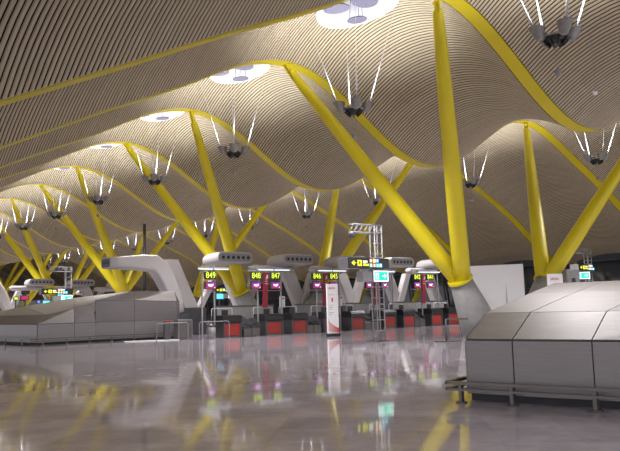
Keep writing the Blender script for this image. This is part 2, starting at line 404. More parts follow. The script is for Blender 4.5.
# ------------------------------------------------------------------ suspended uplight clusters
def lamp_proto():
    t = thing('uplight_cluster', '', 'lamp', (0, 0, 9.4), 'suspended uplight clusters')
    b = MB()
    b.loft([[(r * math.cos(2 * PI * j / 16), r * math.sin(2 * PI * j / 16), z) for j in range(16)] for r, z in ((.12, -.26), (.30, -.20), (.34, -.06), (.20, .02))], 0, False, True)
    for j in range(8):
        a = 2 * PI * j / 8; b.strut((.18 * math.cos(a), .18 * math.sin(a), -.30), (.34 * math.cos(a), .34 * math.sin(a), -.12), .03, .10)
    b.build('ballast_box', M['black'], t)
    fr = MB(); H = []
    for j in range(4):
        a = PI / 4 + PI / 2 * j + .25; H.append((.50 * math.cos(a), .50 * math.sin(a)))
    for j in range(4):
        x, y = H[j]; x2, y2 = H[(j + 1) % 4]
        fr.strut((x * .35, y * .35, -.10), (x * 1.0, y * 1.0, -.02), .05, .07)
        fr.tube([(x, y, -.02), ((x + x2) * .55, (y + y2) * .55, -.05), (x2, y2, -.02)], .022, 6)
    fr.build('frame', M['lamp_metal'], t)
    for j in range(4):
        x, y = H[j]; ox, oy = x * .18, y * .18
        hd = MB()
        hd.loft([[(x + ox * q + r * math.cos(2 * PI * i / 16), y + oy * q + r * math.sin(2 * PI * i / 16), z) for i in range(16)] for r, z, q in ((.07, -.16, 0), (.13, -.12, 0), (.17, .0, .3), (.24, .20, 1), (.255, .22, 1), (.225, .20, 1), (.15, .02, .3), (.02, -.04, 0))], 0, True, True)
        ho = hd.build('lamp_head', M['lamp_metal'], t)
        lens = MB(); lens.loft([[(x + ox * .7 + r * math.cos(2 * PI * i / 16), y + oy * .7 + r * math.sin(2 * PI * i / 16), z) for i in range(16)] for r, z in ((.19, .13), (.01, .15))], 0, False, False)
        lens.build('reflector', M['chrome'], ho)
    for j in range(4):
        x, y = H[j]
        sx, sy = (1 if x > 0 else -1), (1 if y > 0 else -1)
        rim = Vector((sx * 1.05, sy * 1.45, 3.75)) if abs(x) > 0 else 0
        p = Vector((x * 1.35, y * 1.35, .2))
        rd = MB(); rd.tube([p, p.lerp(rim, .5), rim], [.038, .014, .006], 8); rd.build('suspension_rod', M['rod'], t)  # taper thins the rods upward to imitate light fading along them
    wr = MB()
    for dx in (-.1, .1): wr.tube([(dx, 0, -.25), (dx * .6, 0, -1.0)], .007, 5)
    wr.build('wire', M['wire'], t)
    bl = MB(); bl.ball((0, 0, -1.13), .11, 0, 14, 8, 1.1); bl.build('hanging_ball', M['kiosk'], t)
    return t
lp = lamp_proto(); first = True
LPOW = 850.0
FILL_POW = 1250.0  # added downward fill below each cluster to brighten the floor, not a fitting
for i, x in enumerate((0.0, 18.85)):
    for k in range(-1, 12):
        if i == 0 and k == -1: lab = 'large grey uplight cluster hanging at the upper right before brown slats'
        elif i == 0: lab = 'grey uplight cluster on white rods, front row, %s one counted leftward from the picture centre' % ORD[k]
        elif k == -1: lab = 'grey uplight cluster of the back row, beyond the right edge'
        else: lab = 'small grey uplight cluster on white rods, back row, %s counted from the right' % ORD[k]
        loc = (x, 9 * k + 4.5, 9.42 + (.12 if i else 0))
        if first: lp.location = loc; lp['label'] = lab; first = False
        else: dup(lp, loc, lab)
        ld = bpy.data.lights.new('uplight', 'SPOT'); ld.energy = LPOW; ld.spot_size = math.radians(150); ld.spot_blend = 0.75; ld.shadow_soft_size = 0.35; ld.color = (1.0, 0.97, 0.99)
        lo = bpy.data.objects.new('uplight', ld); COL.objects.link(lo); lo.location = (x, 9 * k + 4.5, 9.80); lo.rotation_euler = (PI, 0, 0)
        ld = bpy.data.lights.new('added_floor_fill', 'SPOT'); ld.energy = FILL_POW; ld.spot_size = math.radians(135); ld.spot_blend = 0.5; ld.shadow_soft_size = 1.2; ld.color = (1.0, 0.97, 0.99)
        lo = bpy.data.objects.new('added_floor_fill', ld); COL.objects.link(lo); lo.location = (x, 9 * k + 4.5, 8.05)

# the neighbouring roof bay behind the viewpoint carries the same lamps
for k in range(-2, 3):
    lab = 'grey uplight cluster of the bay behind the viewpoint, %s one' % ORD[k + 2]
    dup(lp, (-34.5, 9 * k + 4.5, 9.42), lab)
    for nm, e, z, ro, sz in (('uplight', LPOW, 9.8, PI, 150), ('added_floor_fill', FILL_POW, 8.05, 0, 135)):  # the downward one is the same added floor fill
        ld = bpy.data.lights.new(nm, 'SPOT'); ld.energy = e; ld.spot_size = math.radians(sz); ld.spot_blend = 0.6; ld.shadow_soft_size = 0.5; ld.color = (1.0, 0.97, 0.99)
        lo = bpy.data.objects.new(nm, ld); COL.objects.link(lo); lo.location = (-34.5, 9 * k + 4.5, z); lo.rotation_euler = (ro, 0, 0)

# ------------------------------------------------------------------ floor and shell
mb = MB(); mb.box(-50, 52, -45, 188, -.2, 0); mb.build('floor', M['floor'], kind='structure')
mb = MB(); mb.box(-46, 52, 186.5, 187, 0, 16); mb.build('wall_back', M['wall'], kind='structure')
pn = MB(); pn.box(50.0, 50.04, -19.2, 186.4, 0.0, 12.5); pn.build('window_1', M['pane'], kind='structure')
fr = MB()
for j in range(34):
    y = -18 + 6 * j
    fr.strut((49.7, y, 0), (49.7 + .0, y + 1.6, 12.4), .22, .16)
for z in (0.1, 2.8, 5.4, 8.0, 10.6): fr.box(49.8, 49.95, -19.2, 186.4, z, z + .10)
fr.build('trim_1', M['dark_steel'], kind='structure')

# ------------------------------------------------------------------ check-in signs
def digits_display(parent, cx, z0, txt):
    b = MB(); b.box(cx - .335, cx + .335, -.10, .06, z0, z0 + .40, 0, .015); d = b.build('number_display', M['black'], parent)
    t = text_mb(txt, .40, 0, .002); xs = [v[0] for v in t.v]; w = max(xs) - min(xs)
    t.v = [(x * .57 / w, y, z * 1.1) for x, y, z in t.v]
    t.build('number', M['digits'], d, loc=(cx, -.103, z0 + .20))
def monitor(parent, cx, z0):
    b = MB(); b.box(cx - .33, cx + .33, -.09, .05, z0, z0 + .41, 0, .015); m = b.build('monitor', M['black'], parent)
    s = MB(); s.box(cx - .30, cx + .30, -.098, -.09, z0 + .03, z0 + .38); s.build('screen', M['screen'], m)
    s = MB(); s.box(cx - .30, cx + .30, -.101, -.098, z0 + .03, z0 + .12); s.build('screen_band', M['screen_red'], m)
    poly = [(-.16, .02), (-.05, -.02), (.07, -.02), (.15, .04), (.17, .16), (.11, .10), (.06, .13), (.0, .08), (-.06, .13), (-.09, .09), (-.17, .13)]
    s = MB(); s.prism([(cx + u, z0 + .16 + v) for u, v in poly], 'y', -.104, -.099); s.prism([(cx + .21, z0 + .07), (cx + .26, z0 + .07), (cx + .26, z0 + .12), (cx + .21, z0 + .12)], 'y', -.106, -.100)
    s.build('screen_symbol', M['screen_mark'], m)
def sign_stand(c, y, left, right, label, bar=(-.75, 1.55), posts=(-.43, 1.17)):
    t = thing('check_in_sign', label, 'sign', (c, y, 0), 'check-in number signs')
    for x in posts:
        p = MB(); p.box(x - .035, x + .035, .10, .17, 0, 3.62); p.box(x - .06, x + .06, .075, .195, 0, .02); p.build('post', M['grey_trim'], t)
    cb = MB(); x0 = min(posts[0], -1.02 if left else 9) - .05; x1 = max(posts[1], 1.02) + .05
    cb.box(x0, x1, .10, .17, 3.55, 3.62); cb.box(x0, x1, .10, .17, 2.46, 2.50)
    for x in np.linspace(x0 + .1, x1 - .1, 6): cb.box(x - .012, x + .012, .11, .15, 3.62, 3.80)
    cb.box(x0, x1, .08, .14, 3.78, 3.82)
    cb.build('cross_bar', M['grey_trim'], t)
    for cx, n in ((-.66, left), (.66, right)):
        if n: digits_display(t, cx + (0.1 if len(posts) and not left else 0), 3.09, n); monitor(t, cx + (0.1 if not left else 0), 2.56)
    lb = MB(); lb.box(bar[0], bar[1], -.12, .04, 3.66, 3.72, 0, .01); l = lb.build('light_bar', M['grey_trim'], t)
    m = (bar[0] + bar[1]) / 2
    for a, b in ((bar[0] + .06, m - .05), (m + .05, bar[1] - .06)):
        q = MB(); q.tube([(a, -.04, 3.63), (b, -.04, 3.63)], .032, 10); q.build('fluorescent_tube', M['tube'], l)
    return t
def banner(c, y, label):
    t = thing('red_banner', label, 'banner', (c, y - .02, 0), 'red banners between number signs')
    b = MB(); b.loft([[(-.23, -.02, 1.52), (.10, -.02, 1.52), (.10, .02, 1.52), (-.23, .02, 1.52)], [(-.12, -.02, 3.48), (.24, -.02, 3.48), (.24, .02, 3.48), (-.12, .02, 3.48)]], 0, False, True)
    b.build('panel', M['banner_red'], t)
    w = MB(); w.prism([(.00, 3.10), (.08, 3.10), (.16, 3.36), (.10, 3.36)], 'y', -.03, -.021); w.prism([(.09, 3.14), (.17, 3.18), (.17, 3.32), (.13, 3.30)], 'y', -.03, -.021)
    w.prism([(-.06, 2.84), (.14, 2.84), (.14, 2.88), (-.06, 2.88)], 'y', -.03, -.021); w.prism([(-.04, 2.98), (.12, 2.98), (.12, 3.01), (-.04, 3.01)], 'y', -.03, -.021)
    w.build('white_emblem', M['white'], t)
    s = MB(); s.box(.03, .07, -.01, .15, 3.47, 3.53); s.build('hanger', M['grey_trim'], t)
    return t
ROWY = 16.3
UN = [(-0.58, None, '849'), (3.73, '848', '847'), (8.07, '846', '845'), (12.35, '844', '843'), (16.78, '842', '841')]
PO = {'849': (.36, 1.10), '847': (-.43, 1.17), '845': (-.52, 1.23), '843': (-.09, 1.60), '841': (-.05, 1.60)}
for c, l, r in UN:
    lab = 'lit sign frame showing ' + ('check-in number 849 beside the leftmost desk' if l is None else 'check-in numbers %s and %s over violet monitors' % (l, r))
    sign_stand(c, ROWY, l, r, lab, bar=((.0, 1.95) if l is None else (-.55, 1.75)), posts=PO[r])
    if l: banner(c, ROWY, 'tilted crimson banner with white emblem between signs %s and %s' % (l, r))

# ------------------------------------------------------------------ check-in desks and baggage belts
def desk_proto():
    t = thing('check_in_desk', '', 'desk', (0, 0, 0), 'check-in desks')
    b = MB(); b.box(-.48, .48, .10, 1.25, 0, .80, 0, .02); b.box(-.56, -.48, .02, 1.25, 0, .88, 0, .01); b.box(.48, .56, .02, 1.25, 0, .88, 0, .01); b.build('body', M['dark_steel'], t)
    f = MB(); f.box(-.455, .455, .04, .10, .10, .72, 0, .01); f.build('front_panel', M['red'], t)
    k = MB(); k.box(-.46, .46, .05, .10, 0, .09); k.build('kick_plate', M['steel_rail'], t)
    h = MB(); h.prism([(.02, .80), (-.02, .86), (-.02, 1.02), (.05, 1.14), (.22, 1.18), (1.20, 1.18), (1.25, 1.12), (1.25, .80)], 'x', -.58, .58); h.build('counter_top', M['black'], t)
    ra = MB(); ra.tube([(-.50, 1.36, 0), (-.50, 1.36, 1.48), (-.44, 1.36, 1.55), (.74, 1.36, 1.55), (.80, 1.36, 1.48), (.80, 1.36, .0)], .028, 8); ra.build('tube_frame', M['rod'], t)
    bk = MB(); bk.box(-.35, .05, .55, .60, 1.18, 1.46, 0, .01); bk.box(-.20, -.10, .56, .62, 1.15, 1.25); bk.build('desk_monitor', M['black'], t)
    return t
dk = desk_proto()
DL = [(1.30, 'black check-in desk with red front, under sign 849'), (4.02, 'black check-in desk with red front, left of the post under sign 847'), (5.80, 'black check-in desk with red front, right of sign 847, beside the belt'), (8.20, 'black check-in desk mostly behind the white banner stand'),
      (10.30, 'black check-in desk with red front just right of the white banner stand'), (13.05, 'black red-fronted check-in desk right of the truss mast'), (14.82, 'black red-fronted check-in desk below and left of sign 842'),
      (17.55, 'black red-fronted check-in desk below sign 841'), (19.30, 'rightmost black red-fronted check-in desk beside the concrete pier')]
for i, (x, lab) in enumerate(DL):
    if i == 0: dk.location = (x, 15.85, 0); dk['label'] = lab
    else: dup(dk, (x, 15.85, 0), lab)
def belt_proto():
    t = thing('baggage_belt', '', 'baggage belt', (0, 0, 0), 'baggage belts beside the desks')
    for x in (-.265, .265):
        b = MB(); b.box(x - .245, x + .245, .0, 1.1, 0, .46, 0, .02); o = b.build('scale_base', M['steel_rail'], t)
        q = MB(); q.prism([(.0, .46), (.05, .50), (1.1, .70), (1.1, .46)], 'x', x - .21, x + .21); q.build('belt', M['rubber'], o)
    s = MB(); s.prism([(-.54, 1.16), (-.42, 1.16), (.52, .66), (.52, .50), (-.54, .86)], 'y', .45, .52); s.build('sloping_side', M['dark_steel'], t)
    s = MB(); s.prism([(.02, .0), (.02, .62), (.5, .98), (1.1, .98), (1.1, 0)], 'x', .515, .55); s.build('end_guard', M['dark_steel'], t)
    return t
bl = belt_proto()
for i, (x, lab) in enumerate(((2.60, 'steel baggage belt with dark sloping side, between desk 849 and sign 848'), (6.93, 'steel baggage belt with dark sloping side, left of the white banner stand'), (11.50, 'steel baggage belt with dark sloping side behind the truss mast'), (15.95, 'steel baggage belt with dark sloping side under sign 842'))):
    if i == 0: bl.location = (x, 16.0, 0); bl['label'] = lab
    else: dup(bl, (x, 16.0, 0), lab)

# ------------------------------------------------------------------ white air pods over the desks
def stadium(cx, cz, w, h, n=8):
    r = h / 2; o = []
    for i in range(n + 1): a = -PI / 2 + PI * i / n; o.append((cx + w / 2 - r + r * math.cos(a), cz + r * math.sin(a)))
    for i in range(n + 1): a = PI / 2 + PI * i / n; o.append((cx - w / 2 + r + r * math.cos(a), cz + r * math.sin(a)))
    return o
def slab(mb, a, b, w, y0, y1, bev=.08):
    """leaning slab: bottom-left a=(x,z) to top-left b, width w in X, y0..y1 deep"""
    def ring(x, z):
        return [(x + bev, y0, z), (x + w - bev, y0, z), (x + w, y0 + bev, z), (x + w, y1 - bev, z), (x + w - bev, y1, z), (x + bev, y1, z), (x, y1 - bev, z), (x, y0 + bev, z)]
    n = 6; mb.loft([ring(a[0] + (b[0] - a[0]) * i / n, a[1] + (b[1] - a[1]) * i / n) for i in range(n + 1)], 0, False, True)
def pod_head(t, cx, y0):
    h = MB(); cz = 4.63
    rings = []
    for y, w, hh, dz in ((y0 + .06, 2.45, .57, 0), (y0, 2.48, .61, 0), (y0 + .05, 2.55, .68, 0), (y0 + .5, 2.55, .68, 0), (y0 + 1.6, 2.50, .70, -.02), (y0 + 2.1, 2.3, .64, -.08), (y0 + 2.4, 1.8, .40, -.16)):
        rings.append([(x, y, z) for x, z in stadium(cx, cz + dz, w, hh)])
    h.loft(rings, 0, True, True); ho = h.build('pod_head', M['white'], t)
    f = MB(); f.prism(stadium(cx, cz, 2.36, .49), 'y', y0 + .015, y0 + .05); f.build('nozzle_plate', M['grey_trim'], ho)
    for j in range(6):
        x = cx - .90 + .36 * j
        n = MB(); n.loft([[(x + r * math.cos(2 * PI * i / 14), y, cz + r * math.sin(2 * PI * i / 14)) for i in range(14)] for r, y in ((.11, y0 - .01), (.10, y0 - .02), (.075, y0 - .02), (.06, y0 + .012))], 0, False, True)
        n.build('air_nozzle', M['black'], ho)
def pod_tube(t, x0, x1, y):
    mb = MB(); r = .25; n = 16
    P = [(x0 + .0, .02), (x0 + .04, .12), (x0 + .12, .20), (x0 + .25, r), (x1, r)]
    mb.loft([[(x, y + q * 1.5 * math.cos(2 * PI * i / n), 4.08 + q * math.sin(2 * PI * i / n)) for i in range(n)] for x, q in P], 0, True, True)
    mb.build('pod_side_arm', M['white'], t)
def pod_proto(full=True):
    """origin on the floor under the middle of the head's nozzle face"""
    t = thing('air_pod', '', 'air pod', (0, 0, 0), 'white air pods over the check-in desks')
    pod_head(t, 0.0, 0.0)
    l = MB(); slab(l, (2.00, 1.50), (.62, 4.55), 1.10, 3.0, 3.6, .1); l.build('pod_leg', M['white'], t)
    n = MB()                                              # neck joining the head to its leg
    n.loft([[(x, y, z) for x, z in stadium(cx, cz, w, h)] for y, cx, cz, w, h in ((1.5, 0, 4.62, 2.3, .62), (2.6, .55, 4.55, 1.9, .62), (3.3, 1.05, 4.40, 1.2, .6), (3.55, 1.1, 4.3, .8, .4))], 0, True, True); n.build('pod_neck', M['white'], t)
    xs = [2.55]
    if full:
        pod_tube(t, -2.72, .6, 1.7)
        l = MB(); slab(l, (-2.65, 1.50), (-1.60, 3.95), .72, 2.9, 3.4); l.build('pod_leg', M['white'], t); xs.append(-2.3)
    for x in xs:
        b = MB(); b.box(x - .62, x + .62, 2.85, 3.65, 0, 1.52, 0, .03); b.build('plinth', M['dark_steel'], t)
    return t
PODS = [(4.36, 'white air pod with six nozzles above sign 849'), (9.27, 'white air pod with six nozzles right of sign 847'), (14.18, 'white air pod behind the black direction sign'), (19.08, 'white air pod with six nozzles, upper left of sign 842'), (24.0, 'white air pod partly behind the nearest yellow column')]
PY = 20.3
pa = pod_proto(False); pa.location = (PODS[0][0], PY, 0); pa['label'] = PODS[0][1]
pd = pod_proto(); pd.location = (PODS[1][0], PY, 0); pd['label'] = PODS[1][1]
for x, lab in PODS[2:]: dup(pd, (x, PY, 0), lab)
# the rows of desks further back in the hall
for px, py, z, lab in ((42, 282, 4.65, 'far white pod with six nozzles, left of the distant screens'), (83.5, 282.5, 4.65, 'far white pod with six nozzles, right of the distant screens'), (122, 284, 4.65, 'far white pod seen between yellow columns over the steel enclosure'),
                  (86.5, 292, 4.65, 'farthest small white pod above the faceted steel enclosure')):
    p = floor_px(px, py, z); dup(pd if 'farthest' not in lab else pa, (p.x, p.y, 0), lab)

# big pod whose arm points left
t = thing('air_pod', 'long white pod arm with dark grille end, leaning down behind the steel enclosure', 'air pod', (.36, 20.7, .02), 'white air pods over the check-in desks')
mb = MB()
def rr(p, w, h, ang, bev=.14):
    """rounded rectangle ring in the plane across the arm; ang = direction of arm in XZ"""
    nx, nz = -math.sin(ang), math.cos(ang); o = []
    for sy, sn in ((-1, -1), (1, -1), (1, 1), (-1, 1)):
        for k in range(3):
            a0 = {(-1, -1): PI, (1, -1): 1.5 * PI, (1, 1): 0, (-1, 1): .5 * PI}[(sy, sn)] + PI / 4 * k
            y = sy * (w / 2 - bev) + bev * math.cos(a0); q = sn * (h / 2 - bev) + bev * math.sin(a0)
            o.append((p[0] + nx * q, y, p[1] + nz * q))
    return o
arm = [((-4.10, 4.14), 1.25, .56, 0.02), ((-3.4, 4.16), 1.25, .66, .02), ((-2.2, 4.20), 1.2, .82, .0), ((-1.35, 4.16), 1.15, .92, -.20), ((-.95, 3.86), 1.1, .95, -.62), ((-.62, 3.35), 1.05, .90, -1.0), ((-.25, 2.6), 1.0, .82, -1.12), ((.05, 1.9), .95, .70, -1.2), ((.22, 1.35), .9, .50, -1.3)]
mb.loft([rr(*a) for a in arm], 0, True, True); ho = mb.build('pod_arm', M['white'], t)
g = MB()
g.loft([rr((-4.085, 4.14), 1.13, .46, .02, .12), rr((-4.115, 4.14), 1.13, .46, .02, .12)], 0, False, True); g.build('grille_plate', M['dark_steel'], ho)
for j in range(6):
    y = -.44 + .176 * j
    n = MB(); n.tube([(-4.10, y, 4.14), (-4.13, y, 4.14)], .06, 12); n.build('air_nozzle', M['black'], ho)
l = MB(); slab(l, (1.50, 1.60), (.12, 4.55), 1.05, 1.6, 2.1, .1); l.build('pod_leg', M['white'], t)
l = MB(); slab(l, (2.45, 1.60), (3.40, 3.3), .45, 1.6, 2.0, .06); l.build('pod_leg', M['white'], t)
b = MB(); b.box(.9, 2.95, 1.4, 2.3, 0, 1.62, 0, .03); b.build('plinth', M['dark_steel'], t); b = MB(); b.box(-.1, .75, -.35, .35, 0, 1.25, 0, .03); b.build('plinth', M['dark_steel'], t)
c = copy_tree(t); p = floor_px(-4, 287, 3.9); c.location = (p.x + .95, p.y, 0)
for ch in kids(c):
    if ch.name.startswith('pod_leg'): bpy.data.objects.remove(ch); c['label'] = 'far white slanting pod arm at the left edge above the steel enclosure'

# cabinet, bin and barriers left of desk 849
t = thing('service_cabinet', 'pale grey steel cabinet standing left of the barrier by sign 849', 'cabinet', (-1.05, 16.7, 0))
b = MB(); b.box(-.42, .42, 0, .5, 0, 1.02, 0, .02); b.build('body', M['steel'], t)
b = MB(); b.box(-.36, .36, -.02, .0, .06, .97, 0, .008); d = b.build('door', M['steel_rail'], t)
b = MB(); b.box(.26, .30, -.05, -.02, .45, .60); b.build('handle', M['dark_steel'], d)
def hoop(x, y, w, lab):
    t = MB(); t.tube([(-w / 2, 0, 0), (-w / 2, 0, .82), (-w / 2 + .07, 0, .90), (w / 2 - .07, 0, .90), (w / 2, 0, .82), (w / 2, 0, 0)], .022, 8)
    tag(t.build('barrier_hoop', M['grey_trim'], loc=(x, y, 0)), lab, 'barrier', 'steel barrier hoops')
hoop(-.15, 15.3, 1.75, 'pale steel barrier hoop before the posts of sign 849'); hoop(-2.35, 15.6, 1.7, 'pale steel barrier hoop beside the steel enclosure end')
t = thing('litter_bin', 'small grey cylindrical bin between the posts below sign 849', 'bin', (.12, 16.0, 0))
b = MB(); b.tube([(0, 0, 0), (0, 0, .62)], [.17, .19], 16); b.build('body', M['kiosk'], t); b = MB(); b.tube([(0, 0, .62), (0, 0, .70), (0, 0, .76)], [.20, .18, .08], 16); b.build('lid', M['dark_steel'], t)
t = thing('barrier_bollard', 'dark bollard with a red top beside the steel enclosure end', 'bollard', (-1.95, 17.0, 0))
b = MB(); b.box(-.16, .16, -.1, .1, 0, .92, 0, .03); b.build('body', M['dark_steel'], t); b = MB(); b.box(-.17, .17, -.11, .11, .92, 1.0, 0, .02); b.build('cap', M['red'], t)
# ticket printers on desk posts
for x, s in ((5.05, '847'), (9.45, '845')):
    t = thing('ticket_printer', 'small white ticket printer on a post below sign ' + s, 'printer', (x, 16.55, 0), 'ticket printers by the signs')
    b = MB(); b.box(-.04, .04, -.03, .03, 0, 1.5); b.box(-.08, .08, -.12, .12, 0, .02); b.build('post', M['grey_trim'], t)
    b = MB(); b.box(-.15, .15, -.12, .08, 1.50, 2.15, 0, .03); o = b.build('case', M['white'], t)
    b = MB(); b.box(-.08, .08, -.128, -.12, 1.98, 2.04); b.build('slot', M['black'], o)
# low back partitions and screens behind the desks
for i, (x0, x1, lab) in enumerate(((2.0, 5.9, 'low grey partition behind desks 847 and 848'), (7.6, 10.5, 'low grey partition behind desks 845 and 846'), (11.8, 14.9, 'low grey partition behind desks 843 and 844'), (16.2, 22.0, 'low grey partition behind desks 841 and 842'))):
    t = thing('partition', lab, 'partition', ((x0 + x1) / 2, 18.6, 0), 'partitions behind the desks'); w = (x1 - x0) / 2
    b = MB(); b.box(-w, w, 0, .12, 0, 1.62, 0, .02); b.build('panel', M['kiosk'], t)
    b = MB(); b.box(-w, w, -.03, .15, 1.62, 1.69, 0, .01); b.build('cap_rail', M['steel_rail'], t)
for x, y, lab in ((8.95, 18.2, 'dark flight monitor on a pole behind desks 845 and 846'), (13.9, 18.2, 'dark flight monitor on a pole behind sign 843')):
    t = thing('flight_monitor', lab, 'monitor', (x, y, 0), 'dark monitors behind the desks')
    b = MB(); b.tube([(0, 0, 0), (0, 0, 2.6)], .05, 10); b.build('pole', M['dark_steel'], t)
    b = MB(); b.box(-.5, .5, -.15, .08, 2.35, 2.95, 0, .03); o = b.build('case', M['black'], t)
    b = MB(); b.box(-.44, .44, -.158, -.15, 2.41, 2.89); b.build('dark_screen', M['dark_steel'], o)

# ------------------------------------------------------------------ truss mast with signs
def mast(loc, lab, rotz=0, lh=4.9):
    t = thing('truss_mast', lab, 'mast', loc, 'steel truss masts', rotz)
    for x in (-.21, .21):
        for y in (-.14, .14):
            p = MB(); p.tube([(x, y, .03), (x, y, lh)], .03, 8); p.build('post', M['grey_trim'], t)
    z = .45
    while z < lh - .1:
        r = MB()
        for y in (-.14, .14): r.tube([(-.21, y, z), (.21, y, z)], .018, 6)
        for x in (-.21, .21): r.tube([(x, -.14, z), (x, .14, z)], .018, 6)
        r.build('rung_frame', M['grey_trim'], t); z += .46
    a = MB()
    for z in (lh - .34, lh):
        for y in (-.14, .14): a.tube([(-1.42, y, z), (.25, y, z)], .026, 8)
    for j in range(7):
        x = -1.42 + .28 * j
        for y in (-.14, .14): a.tube([(x, y, lh - .34), (min(x + .28, .25), y, lh)], .014, 6)
        a.tube([(x, -.14, lh), (x, .14, lh)], .014, 6)
    a.build('top_arm', M['grey_trim'], t)
    b = MB(); b.box(-.45, .45, -.35, .35, 0, .03); b.build('base_plate', M['steel_rail'], t)
    return t
def icon_square(mb, x, z, s, y=-.345): mb.prism([(x - s, z - s), (x + s, z - s), (x + s, z + s), (x - s, z + s)], 'y', y - .006, y)
def direction_sign(loc, lab, rotz=0):
    t = thing('direction_sign', lab, 'sign', loc, 'black direction signs', rotz)
    b = MB(); b.box(-1.15, 1.15, -.30, .30, -.215, .215, 0, .01); b.build('housing', M['grey_trim'], t)
    f = MB(); f.box(-1.14, 1.15, -.335, -.30, -.215, .215, 0, .006); f.build('front_face', M['black'], t)
    a = MB()
    for pl in ([(-.98, 0), (-.84, .10), (-.80, .06), (-.86, 0), (-.80, -.06), (-.84, -.10)], [(-.92, .018), (-.92, -.018), (-.72, -.018), (-.72, .018)]): a.prism(pl, 'y', -.342, -.336)
    a.build('arrow', M['s_yellow'], t)
    q = MB(); icon_square(q, -.53, 0, .12, -.336); s = q.build('yellow_icon', M['s_yellow'], t)
    q = MB(); q.prism([(-.56, -.06), (-.50, -.06), (-.50, .03), (-.47, .03), (-.53, .08), (-.59, .03), (-.56, .03)], 'y', -.348, -.342); q.build('icon_symbol', M['black'], s)
    q = MB(); q.prism([(-.34, .02), (-.10, .02), (-.10, .10), (-.34, .10)], 'y', -.342, -.336); q.build('white_lettering', M['s_white'], t)
    q = MB(); q.prism([(-.34, -.11), (-.02, -.11), (-.02, -.03), (-.20, -.03), (-.22, .0), (-.34, -.02)], 'y', -.342, -.336); q.build('yellow_lettering', M['s_yellow'], t)
    for i, (x, z, m) in enumerate(((.10, .105, 's_red'), (.29, .105, 's_yellow'), (.47, .105, 's_blue'), (.10, -.085, 's_green'), (.29, -.085, 's_red'), (.47, -.085, 's_green'), (.65, -.085, 's_cyan'))):
        q = MB(); icon_square(q, x, z, .078, -.336); s = q.build('coloured_icon', M[m], t)
        w = MB(); w.prism([(x - .035, z - .05), (x + .035, z - .05), (x + .035, z + .05), (x - .035, z + .05)], 'y', -.346, -.342); w.build('icon_symbol', M['s_white'], s)
    for x in (.70, 1.0):
        k = MB(); k.box(x - .03, x + .03, -.05, .28, .215, .30); k.build('bracket', M['grey_trim'], t)
    return t
def exit_sign(loc, lab, rotz=0):
    t = thing('exit_sign', lab, 'sign', loc, 'green exit signs', rotz)
    b = MB(); b.box(-.97, -.43, -.10, .30, -.23, .20, 0, .01); b.build('grey_backing', M['kiosk'], t)
    b = MB(); b.box(-.43, .43, -.16, .16, -.235, .235, 0, .01); b.build('light_box', M['grey_trim'], t)
    w = MB(); w.box(-.42, .42, -.168, -.16, -.225, .225); w.build('white_border', M['s_white'], t)
    g = MB(); g.box(-.37, .37, -.172, -.168, -.175, .175); gg = g.build('green_face', M['s_green'], t)
    a = MB()
    for pl in ([(-.32, -.13), (-.14, -.13), (-.14, .13), (-.32, .13)],):
        a.prism(pl, 'y', -.176, -.172)
    a.prism([(.06, .03), (.18, .03), (.18, .10), (.31, 0), (.18, -.10), (.18, -.03), (.06, -.03)], 'y', -.176, -.172)
    a.build('door_and_arrow', M['s_white'], gg)
    m = MB()
    for pl in ([(-.25, .06), (-.21, .06), (-.21, .10), (-.25, .10)], [(-.27, -.02), (-.20, -.02), (-.19, .05), (-.25, .05)], [(-.27, -.02), (-.23, -.02), (-.27, -.11), (-.31, -.11)], [(-.23, -.02), (-.19, -.02), (-.16, -.10), (-.20, -.10)]): m.prism(pl, 'y', -.180, -.176)
    m.build('running_figure', M['s_green'], gg)
    return t
GX, GY = 2.14, 5.70
mast((GX, GY, 0), 'tall grey truss mast carrying the black direction sign')
direction_sign((1.21, GY - .18, 3.25), 'black direction sign with yellow arrow and coloured icons, on the truss mast')
exit_sign((1.91, GY - .31, 2.725), 'green exit sign with arrow on the truss mast')
t = thing('dome_camera', 'grey dome camera hanging from the end of the truss arm', 'camera', (.78, GY, 4.56))
b = MB(); b.tube([(0, 0, .02), (0, 0, -.10)], .13, 14); b.build('housing', M['grey_trim'], t); b = MB(); b.ball((0, 0, -.12), .13, 0, 14, 8); b.build('dome', M['dark_steel'], t)

# ------------------------------------------------------------------ banner stands (white with red print)
def totem(loc, lab, rotz=0):
    t = thing('banner_stand', lab, 'banner stand', loc, 'white banner stands', rotz)
    b = MB(); b.box(-.36, .36, -.16, .16, 0, .14, 0, .02); b.build('base', M['black'], t)
    b = MB(); b.box(-.37, .37, -.05, .05, .14, 2.64, 0, .02); p = b.build('panel', M['white_paint'], t)
    tx = text_mb('IBERIA', .15, .25, .0); tx.build('wordmark', M['print_red'], p, loc=(-.06, -.053, 2.42))
    q = MB(); q.prism([(-.10, 1.78), (-.05, 1.70), (0, 1.78), (.02, 1.88), (-.04, 1.98), (-.10, 1.90)], 'y', -.056, -.05); q.build('red_drop', M['print_red'], p)
    q = MB()
    for z, w in ((2.08, .34), (1.55, .26), (1.45, .30), (1.36, .22), (1.18, .30), (1.08, .18)): q.prism([(-.26, z), (-.26 + w, z), (-.26 + w, z + .03), (-.26, z + .03)], 'y', -.054, -.05)
    q.build('small_print', M['print_grey'], p)
    q = MB()
    for j in range(6):
        P = []
        for i in range(9):
            u = i / 8; P.append((-.35 + .70 * u, .92 - .11 * j - .52 * (u ** .5) * (1 - j * .14)))
        o = [(x, max(.16, z)) for x, z in P] + [(x, max(.16, z) - .035 * (1 if z > .2 else .2)) for x, z in P[::-1]]
        q.prism(o, 'y', -.056, -.05)
    q.build('red_swooshes', M['print_red'], p)
    return t
totem((4.45, 11.4, 0), 'tall white banner stand with red print standing before desk 846')
